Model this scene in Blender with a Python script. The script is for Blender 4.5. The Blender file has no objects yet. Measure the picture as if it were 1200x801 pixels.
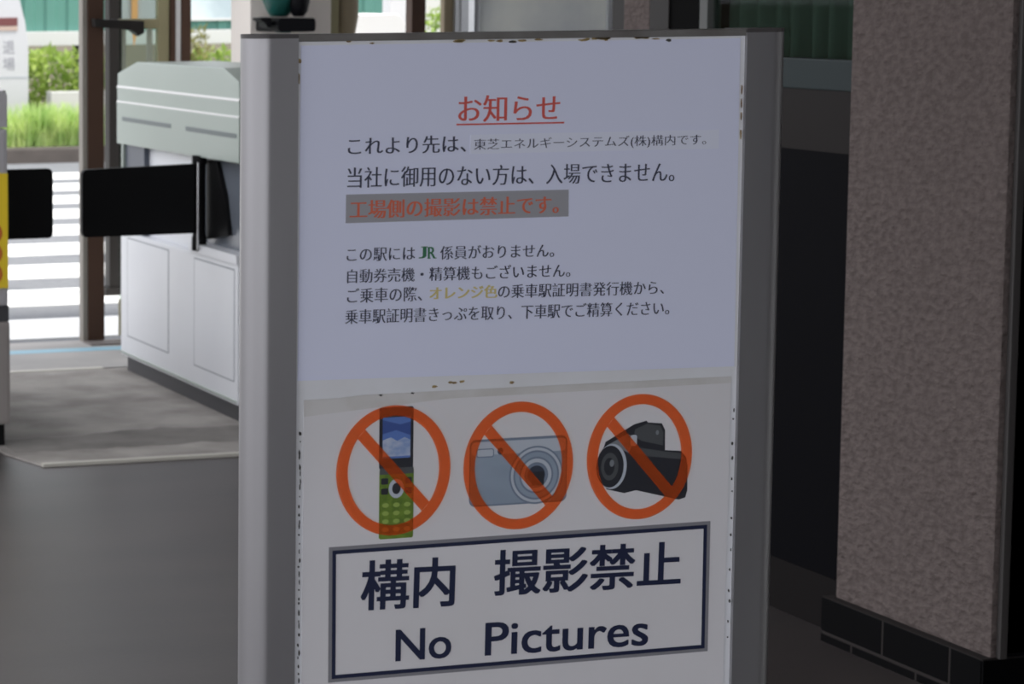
import bpy, bmesh, math, random
from mathutils import Vector, Matrix
random.seed(7)
SC = bpy.context.scene
COL = SC.collection

# ------------------------------------------------------------------ camera
CAM_H = 1.35
cd = bpy.data.cameras.new('camera')
cam = bpy.data.objects.new('camera', cd); COL.objects.link(cam)
right = Vector((0.96926, -0.24598, -0.00774)).normalized()
back = Vector((-0.24387, -0.96429, 0.10340))
back = (back - right * back.dot(right)).normalized()
up = back.cross(right)
M = Matrix((( right.x, up.x, back.x, 0), (right.y, up.y, back.y, 0), (right.z, up.z, back.z, CAM_H), (0, 0, 0, 1)))
cam.matrix_world = M
cd.sensor_width = 36.0; cd.lens = 2929 / 1200 * 36
cd.shift_x = 654 / 1200; cd.shift_y = -108.5 / 1200
cd.clip_start = 0.05; cd.clip_end = 300
cd.dof.use_dof = True; cd.dof.focus_distance = 2.75
cd.dof.aperture_fstop = (cd.lens / 1000) / 0.0045
SC.camera = cam

# ------------------------------------------------------------------ light
SC.view_settings.view_transform = 'Standard'; SC.view_settings.look = 'None'
SC.view_settings.gamma = 1.0; SC.view_settings.use_curve_mapping = False
SC.view_settings.exposure = 1.0
w = bpy.data.worlds.new('overcast_sky'); SC.world = w; w.use_nodes = True
bg = w.node_tree.nodes['Background']
bg.inputs['Color'].default_value = (0.94, 0.945, 1.0, 1); bg.inputs['Strength'].default_value = 1.0
sd = bpy.data.lights.new('sun', 'SUN'); sd.energy = 1.8; sd.angle = math.radians(6); sd.color = (1.0, 0.96, 0.88)
sun = bpy.data.objects.new('sun', sd); COL.objects.link(sun)
SUN_FROM = Vector((0.34, -0.30, 0.89))                 # direction towards the sun
sun.rotation_euler = SUN_FROM.to_track_quat('Z', 'Y').to_euler()
sun.location = (0, 0, 30)

# ------------------------------------------------------------------ materials
def srgb(r, g, b):
    f = lambda c: (c / 255 / 12.92) if c <= 10 else ((c / 255 + 0.055) / 1.055) ** 2.4
    return (f(r), f(g), f(b), 1)

def mat(name, col, rough=0.6, metal=0.0, spec=0.5, noise=None, bump=None, col2=None, stretch=None):
    """noise = (scale, detail) mixes col and col2; bump = (scale, strength, distance)."""
    m = bpy.data.materials.new(name); m.use_nodes = True
    nt = m.node_tree; b = nt.nodes['Principled BSDF']
    b.inputs['Base Color'].default_value = tuple(col[:3]) + (1,)
    b.inputs['Roughness'].default_value = rough; b.inputs['Metallic'].default_value = metal
    b.inputs['Specular IOR Level'].default_value = spec
    tc = nt.nodes.new('ShaderNodeTexCoord'); src = tc.outputs['Object']
    if stretch:
        mp = nt.nodes.new('ShaderNodeMapping'); mp.inputs['Scale'].default_value = stretch
        nt.links.new(src, mp.inputs['Vector']); src = mp.outputs['Vector']
    if noise:
        n = nt.nodes.new('ShaderNodeTexNoise'); n.inputs['Scale'].default_value = noise[0]; n.inputs['Detail'].default_value = noise[1]
        nt.links.new(src, n.inputs['Vector'])
        r = nt.nodes.new('ShaderNodeValToRGB'); r.color_ramp.elements[0].position = 0.35; r.color_ramp.elements[1].position = 0.65
        c2 = col2 if col2 else tuple(c * 0.8 for c in col[:3])
        r.color_ramp.elements[0].color = tuple(c2[:3]) + (1,); r.color_ramp.elements[1].color = tuple(col[:3]) + (1,)
        nt.links.new(n.outputs['Fac'], r.inputs['Fac']); nt.links.new(r.outputs['Color'], b.inputs['Base Color'])
    if bump:
        n = nt.nodes.new('ShaderNodeTexNoise'); n.inputs['Scale'].default_value = bump[0]; n.inputs['Detail'].default_value = 4
        nt.links.new(src, n.inputs['Vector'])
        bp = nt.nodes.new('ShaderNodeBump'); bp.inputs['Strength'].default_value = bump[1]; bp.inputs['Distance'].default_value = bump[2]
        nt.links.new(n.outputs['Fac'], bp.inputs['Height']); nt.links.new(bp.outputs['Normal'], b.inputs['Normal'])
    return m

def glass_mat(name, tint, ior=1.5, rough=0.02):
    m = bpy.data.materials.new(name); m.use_nodes = True
    nt = m.node_tree; nt.nodes.clear()
    o = nt.nodes.new('ShaderNodeOutputMaterial'); mx = nt.nodes.new('ShaderNodeMixShader')
    t = nt.nodes.new('ShaderNodeBsdfTransparent'); g = nt.nodes.new('ShaderNodeBsdfGlossy'); fr = nt.nodes.new('ShaderNodeFresnel')
    t.inputs['Color'].default_value = tuple(tint) + (1,); g.inputs['Roughness'].default_value = rough
    fr.inputs['IOR'].default_value = ior
    ge = nt.nodes.new('ShaderNodeNewGeometry'); iv = nt.nodes.new('ShaderNodeMath'); iv.operation = 'SUBTRACT'; iv.inputs[0].default_value = 1.0
    mu = nt.nodes.new('ShaderNodeMath'); mu.operation = 'MULTIPLY'
    nt.links.new(ge.outputs['Backfacing'], iv.inputs[1]); nt.links.new(iv.outputs[0], mu.inputs[0]); nt.links.new(fr.outputs[0], mu.inputs[1])
    nt.links.new(mu.outputs[0], mx.inputs[0]); nt.links.new(t.outputs[0], mx.inputs[1]); nt.links.new(g.outputs[0], mx.inputs[2])
    nt.links.new(mx.outputs[0], o.inputs['Surface'])
    return m

def ink_mat(name, tint, col, cover):
    """printed see-through ink: tints what is printed under it, with a little opaque pigment."""
    m = bpy.data.materials.new(name); m.use_nodes = True
    nt = m.node_tree; nt.nodes.clear()
    o = nt.nodes.new('ShaderNodeOutputMaterial'); mx = nt.nodes.new('ShaderNodeMixShader'); mx.inputs[0].default_value = cover
    t = nt.nodes.new('ShaderNodeBsdfTransparent'); d = nt.nodes.new('ShaderNodeBsdfDiffuse')
    t.inputs['Color'].default_value = tuple(tint) + (1,); d.inputs['Color'].default_value = tuple(col) + (1,)
    nt.links.new(t.outputs[0], mx.inputs[1]); nt.links.new(d.outputs[0], mx.inputs[2]); nt.links.new(mx.outputs[0], o.inputs['Surface'])
    return m

def leaf_mat(name, col, col2, scale):
    m = mat(name, col, 0.6, noise=(scale, 4), col2=col2); nt = m.node_tree
    b = nt.nodes['Principled BSDF']; o = nt.nodes['Material Output']
    t = nt.nodes.new('ShaderNodeBsdfTranslucent'); mx = nt.nodes.new('ShaderNodeMixShader'); mx.inputs[0].default_value = 0.4
    src = b.inputs['Base Color'].links[0].from_socket
    nt.links.new(src, t.inputs['Color']); nt.links.new(b.outputs[0], mx.inputs[1]); nt.links.new(t.outputs[0], mx.inputs[2])
    nt.links.new(mx.outputs[0], o.inputs['Surface']); return m

MT = dict(
    floor=mat('floor_concrete', (0.056, 0.047, 0.045), 0.46, noise=(1.6, 8), col2=(0.042, 0.036, 0.035), bump=(60, 0.15, 0.002), stretch=(1, 2.2, 1)),
    ramp=mat('rough_mortar', (0.43, 0.405, 0.375), 0.9, noise=(5.0, 10), col2=(0.27, 0.25, 0.23), bump=(90, 0.5, 0.004)),
    ramp_shade=mat('shaded_mortar', (0.255, 0.238, 0.22), 0.9, noise=(7, 8), col2=(0.18, 0.168, 0.155), bump=(90, 0.5, 0.004)),
    pale_concrete=mat('pale_concrete', (0.40, 0.385, 0.37), 0.8, noise=(4, 6), col2=(0.34, 0.33, 0.32)),
    step=mat('worn_step_plate', (0.17, 0.15, 0.14), 0.7),
    edge=mat('ivory_edging', (0.60, 0.58, 0.51), 0.6),
    blue=mat('light_blue_paint', (0.26, 0.46, 0.56), 0.6),
    asphalt=mat('asphalt', (0.185, 0.193, 0.205), 0.9, noise=(30, 6), col2=(0.155, 0.162, 0.175)),
    white_paint=mat('road_paint', (0.85, 0.85, 0.83), 0.7),
    kerb=mat('kerb_stone', (0.095, 0.082, 0.074), 0.9, noise=(6, 5)),
    soil=mat('soil', (0.10, 0.085, 0.05), 1.0, noise=(5, 5)),
    unseen_ceiling=mat('unseen_ceiling_board', (0.18, 0.18, 0.175), 0.8),
    dark_panel=mat('black_gloss_panel', (0.0042, 0.0042, 0.0055), 0.6, spec=0.03),
    brown_band=mat('dark_brown_board', (0.016, 0.0135, 0.013), 0.5, spec=0.08),
    brown_skirt=mat('dark_brown_skirting', (0.0075, 0.006, 0.006), 0.5, spec=0.1),
    sill=mat('grey_teal_sill', (0.023, 0.034, 0.036), 0.4, spec=0.1),
    stone=mat('pebbledash', (0.157, 0.129, 0.121), 0.95, noise=(80, 3), col2=(0.114, 0.094, 0.088), spec=0.1, bump=(80, 1.0, 0.012), stretch=(1, 0.6, 1)),
    tile=mat('black_glazed_tile', (0.0025, 0.0025, 0.003), 0.5, spec=0.05),
    grout=mat('grey_grout', (0.035, 0.031, 0.030), 0.9, spec=0.1),
    black_frame=mat('black_metal', (0.003, 0.003, 0.003), 0.6, spec=0.02),
    dark_grey=mat('dark_grey_metal', (0.020, 0.018, 0.017), 0.5, spec=0.2),
    bronze=mat('bronze_aluminium', (0.072, 0.038, 0.024), 0.5, noise=(3, 3), col2=(0.06, 0.032, 0.021), spec=0.25),
    brown_strip=mat('weathered_strip', (0.24, 0.22, 0.19), 0.6),
    light_metal=mat('pale_aluminium', (0.62, 0.64, 0.66), 0.35, metal=0.6),
    mullion=mat('dull_mullion', (0.10, 0.105, 0.10), 0.6),
    edge_trim=mat('grey_corner_trim', (0.055, 0.050, 0.048), 0.6),
    curtain=mat('green_curtain', (0.145, 0.20, 0.172), 0.8, spec=0.05),
    alu=mat('brushed_aluminium', (0.36, 0.357, 0.365), 0.38, metal=0.72, noise=(14, 5), col2=(0.325, 0.32, 0.33), stretch=(1, 1, 0.15)),
    alu_cap=mat('dark_end_cap', (0.06, 0.055, 0.055), 0.5),
    alu_top=mat('dull_rail_aluminium', (0.20, 0.195, 0.185), 0.5, metal=0.3, noise=(25, 4), col2=(0.15, 0.14, 0.13), stretch=(1, 1, 1)),
    panel=mat('white_board', (0.74, 0.76, 0.80), 0.5, noise=(12, 6), col2=(0.69, 0.70, 0.72)),
    paper=mat('laminated_paper', (0.70, 0.735, 0.90), 0.35, spec=0.3),
    paper_strip=mat('pasted_paper_strip', (0.73, 0.765, 0.89), 0.5, spec=0.3),
    poster=mat('poster_sheet', (0.715, 0.71, 0.735), 0.4, noise=(6, 5), col2=(0.685, 0.68, 0.695), spec=0.3),
    rust=mat('rust_stain', (0.36, 0.27, 0.12), 0.9, noise=(120, 3), col2=(0.17, 0.11, 0.06)),
    grime=mat('dark_grime', (0.06, 0.06, 0.055), 0.9),
    tape=mat('old_tape', (0.63, 0.625, 0.62), 0.5, noise=(30, 4), col2=(0.56, 0.55, 0.53)),
    ink=mat('black_ink', (0.042, 0.048, 0.085), 0.6),
    navy=mat('navy_ink', (0.008, 0.014, 0.05), 0.5),
    red_ink=mat('red_ink', (0.62, 0.10, 0.08), 0.6),
    red_dark=mat('red_ink_on_grey', (0.62, 0.14, 0.075), 0.6),
    grey_marker=mat('grey_highlight', (0.33, 0.335, 0.36), 0.6),
    green_ink=mat('green_ink', (0.035, 0.17, 0.08), 0.6),
    gold_ink=mat('yellow_ink', (0.62, 0.53, 0.22), 0.6),
    ring=ink_mat('orange_red_ink', (1.0, 0.70, 0.52), (1.0, 0.20, 0.06), 0.19),
    box_grey=mat('grey_border_ink', (0.22, 0.22, 0.24), 0.6),
    ph_black=mat('printed_black', (0.02, 0.022, 0.03), 0.5),
    ph_green=mat('printed_green', (0.16, 0.26, 0.03), 0.5, noise=(160, 2), col2=(0.10, 0.18, 0.02)),
    ph_key=mat('printed_light_green', (0.30, 0.42, 0.09), 0.5),
    ph_screen=mat('printed_blue_sky', (0.10, 0.19, 0.50), 0.5),
    ph_cloud=mat('printed_cloud', (0.50, 0.56, 0.68), 0.5, noise=(150, 3), col2=(0.24, 0.34, 0.58), stretch=(0.6, 1, 1)),
    ph_deep=mat('printed_deep_blue', (0.045, 0.09, 0.30), 0.5),
    cam_body=mat('printed_silver', (0.30, 0.37, 0.46), 0.5, noise=(22, 3), col2=(0.24, 0.30, 0.38), stretch=(0.4, 1, 1)),
    cam_light=mat('printed_pale_silver', (0.48, 0.53, 0.60), 0.5),
    cam_mid=mat('printed_slate', (0.17, 0.215, 0.29), 0.5),
    cam_dark=mat('printed_dark_slate', (0.035, 0.045, 0.07), 0.5),
    cc_grey=mat('printed_charcoal', (0.075, 0.082, 0.088), 0.5),
    cc_mid=mat('printed_grey', (0.20, 0.22, 0.24), 0.5),
    gate_white=mat('pale_green_grey_enamel', (0.40, 0.46, 0.415), 0.4, noise=(2, 3), col2=(0.38, 0.44, 0.395)),
    gate_lower=mat('white_enamel', (0.84, 0.86, 0.89), 0.35, noise=(3, 4), col2=(0.80, 0.82, 0.86)),
    gate_seam=mat('panel_seam', (0.34, 0.37, 0.40), 0.6),
    slot=mat('grey_slot', (0.16, 0.19, 0.19), 0.5),
    slate=mat('slate_plastic', (0.085, 0.10, 0.13), 0.4),
    recess=mat('glossy_slate', (0.16, 0.18, 0.21), 0.25),
    plinth=mat('dark_plinth', (0.055, 0.055, 0.06), 0.6),
    flap=mat('black_rubber', (0.004, 0.004, 0.0045), 0.55, spec=0.2),
    chrome=mat('chrome', (0.8, 0.8, 0.8), 0.2, metal=1.0),
    machine=mat('grey_enamel', (0.44, 0.43, 0.44), 0.5),
    machine_low=mat('warm_grey_enamel', (0.30, 0.275, 0.26), 0.5),
    yellow=mat('yellow_sticker', (0.90, 0.66, 0.03), 0.5),
    orange=mat('orange_print', (0.60, 0.15, 0.03), 0.5),
    fence=mat('teal_sheet', (0.09, 0.245, 0.20), 0.6, noise=(0.9, 3), col2=(0.08, 0.22, 0.18)),
    fence_rail=mat('white_beam', (0.60, 0.60, 0.60), 0.6),
    banner=mat('pale_banner', (0.62, 0.70, 0.74), 0.6, noise=(2.5, 5), col2=(0.42, 0.50, 0.55)),
    kiosk=mat('kiosk_white', (0.48, 0.485, 0.50), 0.5),
    maroon=mat('maroon_bar', (0.13, 0.035, 0.035), 0.5),
    peach=mat('peach_bar', (0.42, 0.32, 0.27), 0.5),
    soft_ink=mat('faded_grey_ink', (0.23, 0.23, 0.26), 0.6),
    leaf=leaf_mat('leaf_green', (0.48, 0.60, 0.15), (0.20, 0.33, 0.07), 3.5),
    grass=leaf_mat('grass_green', (0.72, 0.84, 0.36), (0.36, 0.55, 0.16), 6),
    dry=leaf_mat('olive_brush', (0.36, 0.35, 0.14), (0.2, 0.2, 0.08), 5),
    twig=mat('twig_bark', (0.10, 0.075, 0.04), 0.9),
    wall_white=mat('rendered_wall', (0.55, 0.55, 0.52), 0.8),
    pillar=mat('beige_grey_board', (0.84, 0.77, 0.71), 0.7),
    beige=mat('beige_brown_board', (0.27, 0.22, 0.145), 0.7),
    olive=mat('olive_frame', (0.29, 0.265, 0.15), 0.6),
    teal_dev=mat('dark_teal_plastic', (0.012, 0.10, 0.085), 0.35, noise=(20, 3), col2=(0.01, 0.07, 0.06)),
    black_dev=mat('black_plastic', (0.005, 0.005, 0.007), 0.5, spec=0.15),
    orange_cloth=mat('orange_cloth', (0.75, 0.38, 0.15), 0.8),
    frosted=leaf_mat('hazy_board_face', (0.88, 0.89, 0.86), (0.72, 0.74, 0.75), 5),
)
GLASS = glass_mat('clear_glass', (0.68, 0.74, 0.71), 1.12)

# ------------------------------------------------------------------ helpers
def link(name, bm, m, parent=None, smooth=False):
    me = bpy.data.meshes.new(name)
    bmesh.ops.recalc_face_normals(bm, faces=bm.faces[:])
    bm.to_mesh(me); bm.free()
    if smooth:
        for p in me.polygons: p.use_smooth = True
    for x in (m if isinstance(m, (list, tuple)) else [m]): me.materials.append(x)
    o = bpy.data.objects.new(name, me); COL.objects.link(o)
    if parent is not None: o.parent = parent
    return o

def tag(o, label, cat, group=None):
    o['label'] = label; o['category'] = cat
    if group: o['group'] = group
    return o

def thing(name, label, cat, loc=(0, 0, 0), group=None):
    o = bpy.data.objects.new(name, None); COL.objects.link(o); o.location = loc
    o.empty_display_size = 0.1
    return tag(o, label, cat, group)

def struct(o):
    o['kind'] = 'structure'; return o

def box(bm, x0, x1, y0, y1, z0, z1, bev=0.0, mi=0):
    t = bmesh.new()
    vs = [t.verts.new((x, y, z)) for x in (x0, x1) for y in (y0, y1) for z in (z0, z1)]
    for f in ((0, 1, 3, 2), (4, 6, 7, 5), (0, 4, 5, 1), (2, 3, 7, 6), (0, 2, 6, 4), (1, 5, 7, 3)):
        t.faces.new([vs[i] for i in f])
    if bev:
        bmesh.ops.bevel(t, geom=t.edges[:], offset=bev, segments=2, affect='EDGES', profile=0.7)
    merge(bm, t, mi)

def merge(bm, t, mi=0):
    bmesh.ops.recalc_face_normals(t, faces=t.faces[:])
    for f in t.faces: f.material_index = mi
    me = bpy.data.meshes.new('tmp'); t.to_mesh(me); t.free(); bm.from_mesh(me); bpy.data.meshes.remove(me)

def prism(bm, pts, axis, a, b, bev=0.0, mi=0):
    """extrude a 2-D outline along an axis between a and b; axis 'x': pts are (y,z); 'y': (x,z); 'z': (x,y)"""
    t = bmesh.new()
    def P(p, d): return {'x': (d, p[0], p[1]), 'y': (p[0], d, p[1]), 'z': (p[0], p[1], d)}[axis]
    A = [t.verts.new(P(p, a)) for p in pts]; B = [t.verts.new(P(p, b)) for p in pts]
    t.faces.new(A); t.faces.new(list(reversed(B)))
    n = len(pts)
    for i in range(n): t.faces.new((A[i], B[i], B[(i + 1) % n], A[(i + 1) % n]))
    if bev: bmesh.ops.bevel(t, geom=t.edges[:], offset=bev, segments=2, affect='EDGES', profile=0.7)
    merge(bm, t, mi)

def rounded(x0, x1, z0, z1, r, n=6, corners=(1, 1, 1, 1)):
    """outline of a rounded rectangle; corners: bl, br, tr, tl"""
    out = []
    for (cx, cz, a0, k) in ((x0, z0, 180, corners[0]), (x1, z0, 270, corners[1]), (x1, z1, 0, corners[2]), (x0, z1, 90, corners[3])):
        if not k: out.append((cx, cz)); continue
        ox = cx + (r if cx == x0 else -r); oz = cz + (r if cz == z0 else -r)
        for i in range(n + 1):
            a = math.radians(a0 + 90 * i / n); out.append((ox + r * math.cos(a), oz + r * math.sin(a)))
    return out

def ellipse(cx, cz, rx, rz, n=40):
    return [(cx + rx * math.cos(2 * math.pi * i / n), cz + rz * math.sin(2 * math.pi * i / n)) for i in range(n)]

def annulus(bm, cx, cz, rx, rz, wx, wz, y, th, n=160, mi=0):
    t = bmesh.new(); rings = []
    for (ax, az, yy) in ((rx, rz, y), (rx, rz, y - th), (rx - wx, rz - wz, y - th), (rx - wx, rz - wz, y)):
        rings.append([t.verts.new((cx + ax * math.cos(2 * math.pi * i / n), yy, cz + az * math.sin(2 * math.pi * i / n))) for i in range(n)])
    for k in range(4):
        a, b = rings[k], rings[(k + 1) % 4]
        for i in range(n): t.faces.new((a[i], a[(i + 1) % n], b[(i + 1) % n], b[i]))
    merge(bm, t, mi)

def lathe(bm, prof, cx, cy, n=24, mi=0):
    t = bmesh.new(); rings = []
    for (r, z) in prof:
        rings.append([t.verts.new((cx + r * math.cos(2 * math.pi * i / n), cy + r * math.sin(2 * math.pi * i / n), z)) for i in range(n)])
    for a, b in zip(rings, rings[1:]):
        for i in range(n): t.faces.new((a[i], a[(i + 1) % n], b[(i + 1) % n], b[i]))
    t.faces.new(list(reversed(rings[0]))); t.faces.new(rings[-1])
    merge(bm, t, mi)

def rotate_xz(bm, ang, cx, cz):
    bmesh.ops.rotate(bm, verts=bm.verts[:], cent=(cx, 0, cz), matrix=Matrix.Rotation(-ang, 3, 'Y'))

# ---- lettering: real glyph outlines as thin raised meshes on the plane y = Y, facing -Y
def glyphs(s, offset=0.0):
    cu = bpy.data.curves.new('t', 'FONT'); cu.body = s; cu.size = 1.0; cu.offset = offset; cu.resolution_u = 4
    o = bpy.data.objects.new('t', cu); COL.objects.link(o)
    dg = bpy.context.evaluated_depsgraph_get(); dg.update()
    me = bpy.data.meshes.new_from_object(o.evaluated_get(dg))
    vs = [(v.co.x, v.co.y) for v in me.vertices]; fs = [tuple(p.vertices) for p in me.polygons]
    bpy.data.objects.remove(o); bpy.data.curves.remove(cu); bpy.data.meshes.remove(me)
    return vs, fs

def lettering(name, s, x0, x1, z0, z1, Y, m, parent, rot=0.0, brush=0.0, offset=0.0, thick=0.0):
    """fit the ink of the string to x0..x1, z0..z1. brush: widens upright strokes the way a brush-style (mincho) face does."""
    vs, fs = glyphs(s, offset)
    ax = min(v[0] for v in vs); bx = max(v[0] for v in vs); az = min(v[1] for v in vs); bz = max(v[1] for v in vs)
    sx = (x1 - x0) / (bx - ax); sz = (z1 - z0) / (bz - az)
    bm = bmesh.new()
    shifts = [(0, 0)] if not brush else [(-brush, 0), (0, 0), (brush, 0)]
    if thick: shifts = [(a * thick, b * thick) for a in (-1, 0, 1) for b in (-0.6, 0, 0.6)]
    for k, (d, e) in enumerate(shifts):
        V = [bm.verts.new((x0 + (v[0] - ax) * sx + d, Y - 0.00002 * k, z0 + (v[1] - az) * sz + e)) for v in vs]
        for f in fs:
            try: bm.faces.new([V[i] for i in f])
            except ValueError: pass
    if rot: rotate_xz(bm, rot, x0, (z0 + z1) / 2)
    return link(name, bm, m, parent)

# ================================================================== SETTING
EXIT = 9.12
bm = bmesh.new(); box(bm, -9, 14, -6, EXIT + 0.03, -0.12, 0.0); struct(link('floor', bm, MT['floor']))
bm = bmesh.new(); prism(bm, [(1.952, 6.735), (2.80, 6.735), (2.80, 8.395), (1.90, 8.395), (1.90, 6.93)], 'z', 0.0, 0.006); ramp = struct(link('floor_ramp', bm, MT['ramp']))
bm = bmesh.new()                                            # shade across the foot of the ramp, painted in as a darker band
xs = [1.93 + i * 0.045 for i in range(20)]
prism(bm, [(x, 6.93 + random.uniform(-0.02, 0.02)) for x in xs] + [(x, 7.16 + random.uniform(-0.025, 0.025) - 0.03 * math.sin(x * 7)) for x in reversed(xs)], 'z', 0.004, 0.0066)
link('shade_band', bm, MT['ramp_shade'], ramp)
bm = bmesh.new(); box(bm, 1.955, 2.80, 6.715, 6.737, 0.0, 0.009); link('ramp_edging', bm, MT['edge'], ramp)
bm = bmesh.new(); box(bm, -3, 6, 8.43, 8.835, 0.0, 0.004); box(bm, -3, 6, 8.925, EXIT, 0.0, 0.004); apron = struct(link('floor_apron', bm, MT['pale_concrete']))
bm = bmesh.new(); box(bm, -3, 6, 8.835, 8.925, 0.0, 0.0045); link('blue_line', bm, MT['blue'], apron)
bm = bmesh.new(); box(bm, -3, 2.67, 8.395, 8.43, 0.0, 0.008); link('apron_edging', bm, MT['edge'], apron)
bm = bmesh.new(); box(bm, -40, 60, EXIT + 0.03, 18.85, -0.14, -0.015); road = struct(link('road', bm, MT['asphalt']))
for k in range(9):
    y = 9.32 + k * 0.985
    bm = bmesh.new(); t = bmesh.new(); box(bm, -2.0, 9.5, y, y + 0.56, -0.016, -0.011); link('crosswalk_stripe', bm, MT['white_paint'], road)
bm = bmesh.new(); box(bm, -40, 60, 18.85, 19.10, -0.14, 0.10, 0.015); struct(link('kerb', bm, MT['kerb']))
bm = bmesh.new(); box(bm, -80, 140, 19.10, 260, -0.14, 0.07); struct(link('verge_ground', bm, MT['soil']))
bm = bmesh.new(); box(bm, 1.7, 14, -5.1, EXIT + 0.05, 2.62, 2.80); box(bm, -1.6, 1.7, -2.0, 4.8, 2.62, 2.80); struct(link('unseen_ceiling', bm, MT['unseen_ceiling']))  # unseen roof; its left edges are set to control the sky light reaching inside

# station building on the right: everything stands in the plane x = 3.03
WX = 3.03
bm = bmesh.new(); box(bm, WX, WX + 0.10, 3.98, 5.07, 0.112, 1.0); wallr = struct(link('wall_right', bm, MT['dark_panel']))
bm = bmesh.new(); box(bm, WX, WX + 0.10, 3.98, 5.07, 1.0, 1.128); link('brown_band', bm, MT['brown_band'], wallr)
bm = bmesh.new(); box(bm, WX - 0.004, WX + 0.024, 3.98, 5.07, 1.128, 1.192, 0.003); link('sill', bm, MT['sill'], wallr)
bm = bmesh.new(); box(bm, WX - 0.002, WX + 0.10, 3.98, 5.42, 0.0, 0.112); struct(link('baseboard_right', bm, MT['brown_skirt']))
win = bpy.data.objects.new('window_1', None); COL.objects.link(win); struct(win); win.location = (WX, 4.5, 1.2)
def wlocal(o): o.location = -win.location; return o
bm = bmesh.new(); box(bm, WX + 0.010, WX + 0.016, 3.98, 5.055, 1.192, 2.62); wlocal(link('glass_pane', bm, GLASS, win))
bm = bmesh.new(); box(bm, WX - 0.006, WX + 0.03, 5.045, 5.078, 1.192, 2.62, 0.003); wlocal(link('mullion', bm, MT['mullion'], win))
bm = bmesh.new()                                            # pleated curtain just behind the pane
ys = [3.98 + i * 0.0085 for i in range(127)]
top = []; bot = []
for i, y in enumerate(ys):
    dx = 0.012 * math.sin(i * 0.78) + 0.004 * math.sin(i * 0.31)
    top.append(bm.verts.new((WX + 0.06 + dx, y, 2.60))); bot.append(bm.verts.new((WX + 0.06 + dx, y, 1.16)))
for i in range(len(ys) - 1): bm.faces.new((top[i], top[i + 1], bot[i + 1], bot[i]))
cur = wlocal(link('curtain', bm, MT['curtain'], win, True)); md = cur.modifiers.new('solid', 'SOLIDIFY'); md.thickness = 0.002
bm = bmesh.new(); box(bm, WX, WX + 0.10, 5.08, 5.215, 0.112, 2.62); struct(link('door_1', bm, MT['black_frame']))
bm = bmesh.new(); box(bm, WX - 0.004, WX + 0.10, 5.215, 5.30, 0.0, 2.62, 0.003); struct(link('trim_1', bm, MT['dark_grey']))
bm = bmesh.new(); box(bm, WX - 0.004, WX + 0.30, 5.302, 5.422, 0.0, 2.62, 0.008); struct(link('pillar_far', bm, MT['stone']))
bm = bmesh.new(); box(bm, WX + 0.01, WX + 0.30, 5.424, 5.50, 0.0, 2.62); struct(link('trim_2', bm, MT['dark_grey']))
# pebble-dashed pillar with a black tiled foot
PX = 2.985; PY0 = 3.945; PY1 = 4.437
bm = bmesh.new(); box(bm, PX, WX + 0.10, PY0, PY1, 0.094, 2.62, 0.007); struct(link('pillar_near', bm, MT['stone']))
bm = bmesh.new(); box(bm, PX - 0.0198, WX + 0.10, PY0 - 0.004, PY1 + 0.016, 0.0, 0.0945)
for row, (z0, z1) in enumerate(((0.0235, 0.093), (-0.05, 0.017))):
    y = PY1 + 0.018 + (0.0 if row == 0 else 0.102)
    while y > PY0 - 0.01:
        a = max(y - 0.205, PY0 - 0.006); b = min(y, PY1 + 0.018)
        if b - a > 0.02: box(bm, PX - 0.0205, PX + 0.01, a, b, max(z0, 0.001), z1, 0.0015, 1)
        y -= 0.211
box(bm, PX - 0.0205, WX + 0.05, PY0 - 0.009, PY0, 0.0235, 0.093, 0.0015, 1)
struct(link('trim_3', bm, [MT['grout'], MT['tile']]))
bm = bmesh.new(); box(bm, PX + 0.012, PX + 0.028, PY0 - 0.012, PY0 + 0.0005, 0.094, 2.62, 0.003); struct(link('trim_4', bm, MT['edge_trim']))
bm = bmesh.new(); box(bm, PX + 0.028, 6.5, PY0 + 0.0, PY0 + 0.03, 0.0, 2.62); wn = struct(link('wall_near', bm, MT['dark_panel']))
bm = bmesh.new(); prism(bm, rounded(3.021, 3.050, 1.020, 1.045, 0.006), 'y', PY0 - 0.03, PY0 + 0.002, 0.002); prism(bm, rounded(3.026, 3.045, 0.985, 1.022, 0.005), 'y', PY0 - 0.012, PY0 + 0.002, 0.002); link('catch', bm, MT['chrome'], wn)
bm = bmesh.new(); box(bm, WX + 0.6, WX + 0.7, -5.0, 0.7, 0.0, 2.62); box(bm, WX + 0.6, WX + 0.7, 2.15, 3.94, 0.0, 2.62); struct(link('wall_side', bm, MT['brown_band']))
bm = bmesh.new(); box(bm, WX + 0.6, WX + 0.7, 0.7, 2.15, 0.0, 2.62); struct(link('wall_side_reflector', bm, MT['wall_white']))  # unseen pale section added so the right post's rounded edge catches a bright strip
bm = bmesh.new(); box(bm, 2.0, WX + 0.7, -5.1, -5.0, 0.0, 2.62); struct(link('wall_back_blocker', bm, MT['brown_band']))  # unseen dark wall, added for the posts' flat fronts to reflect

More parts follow.
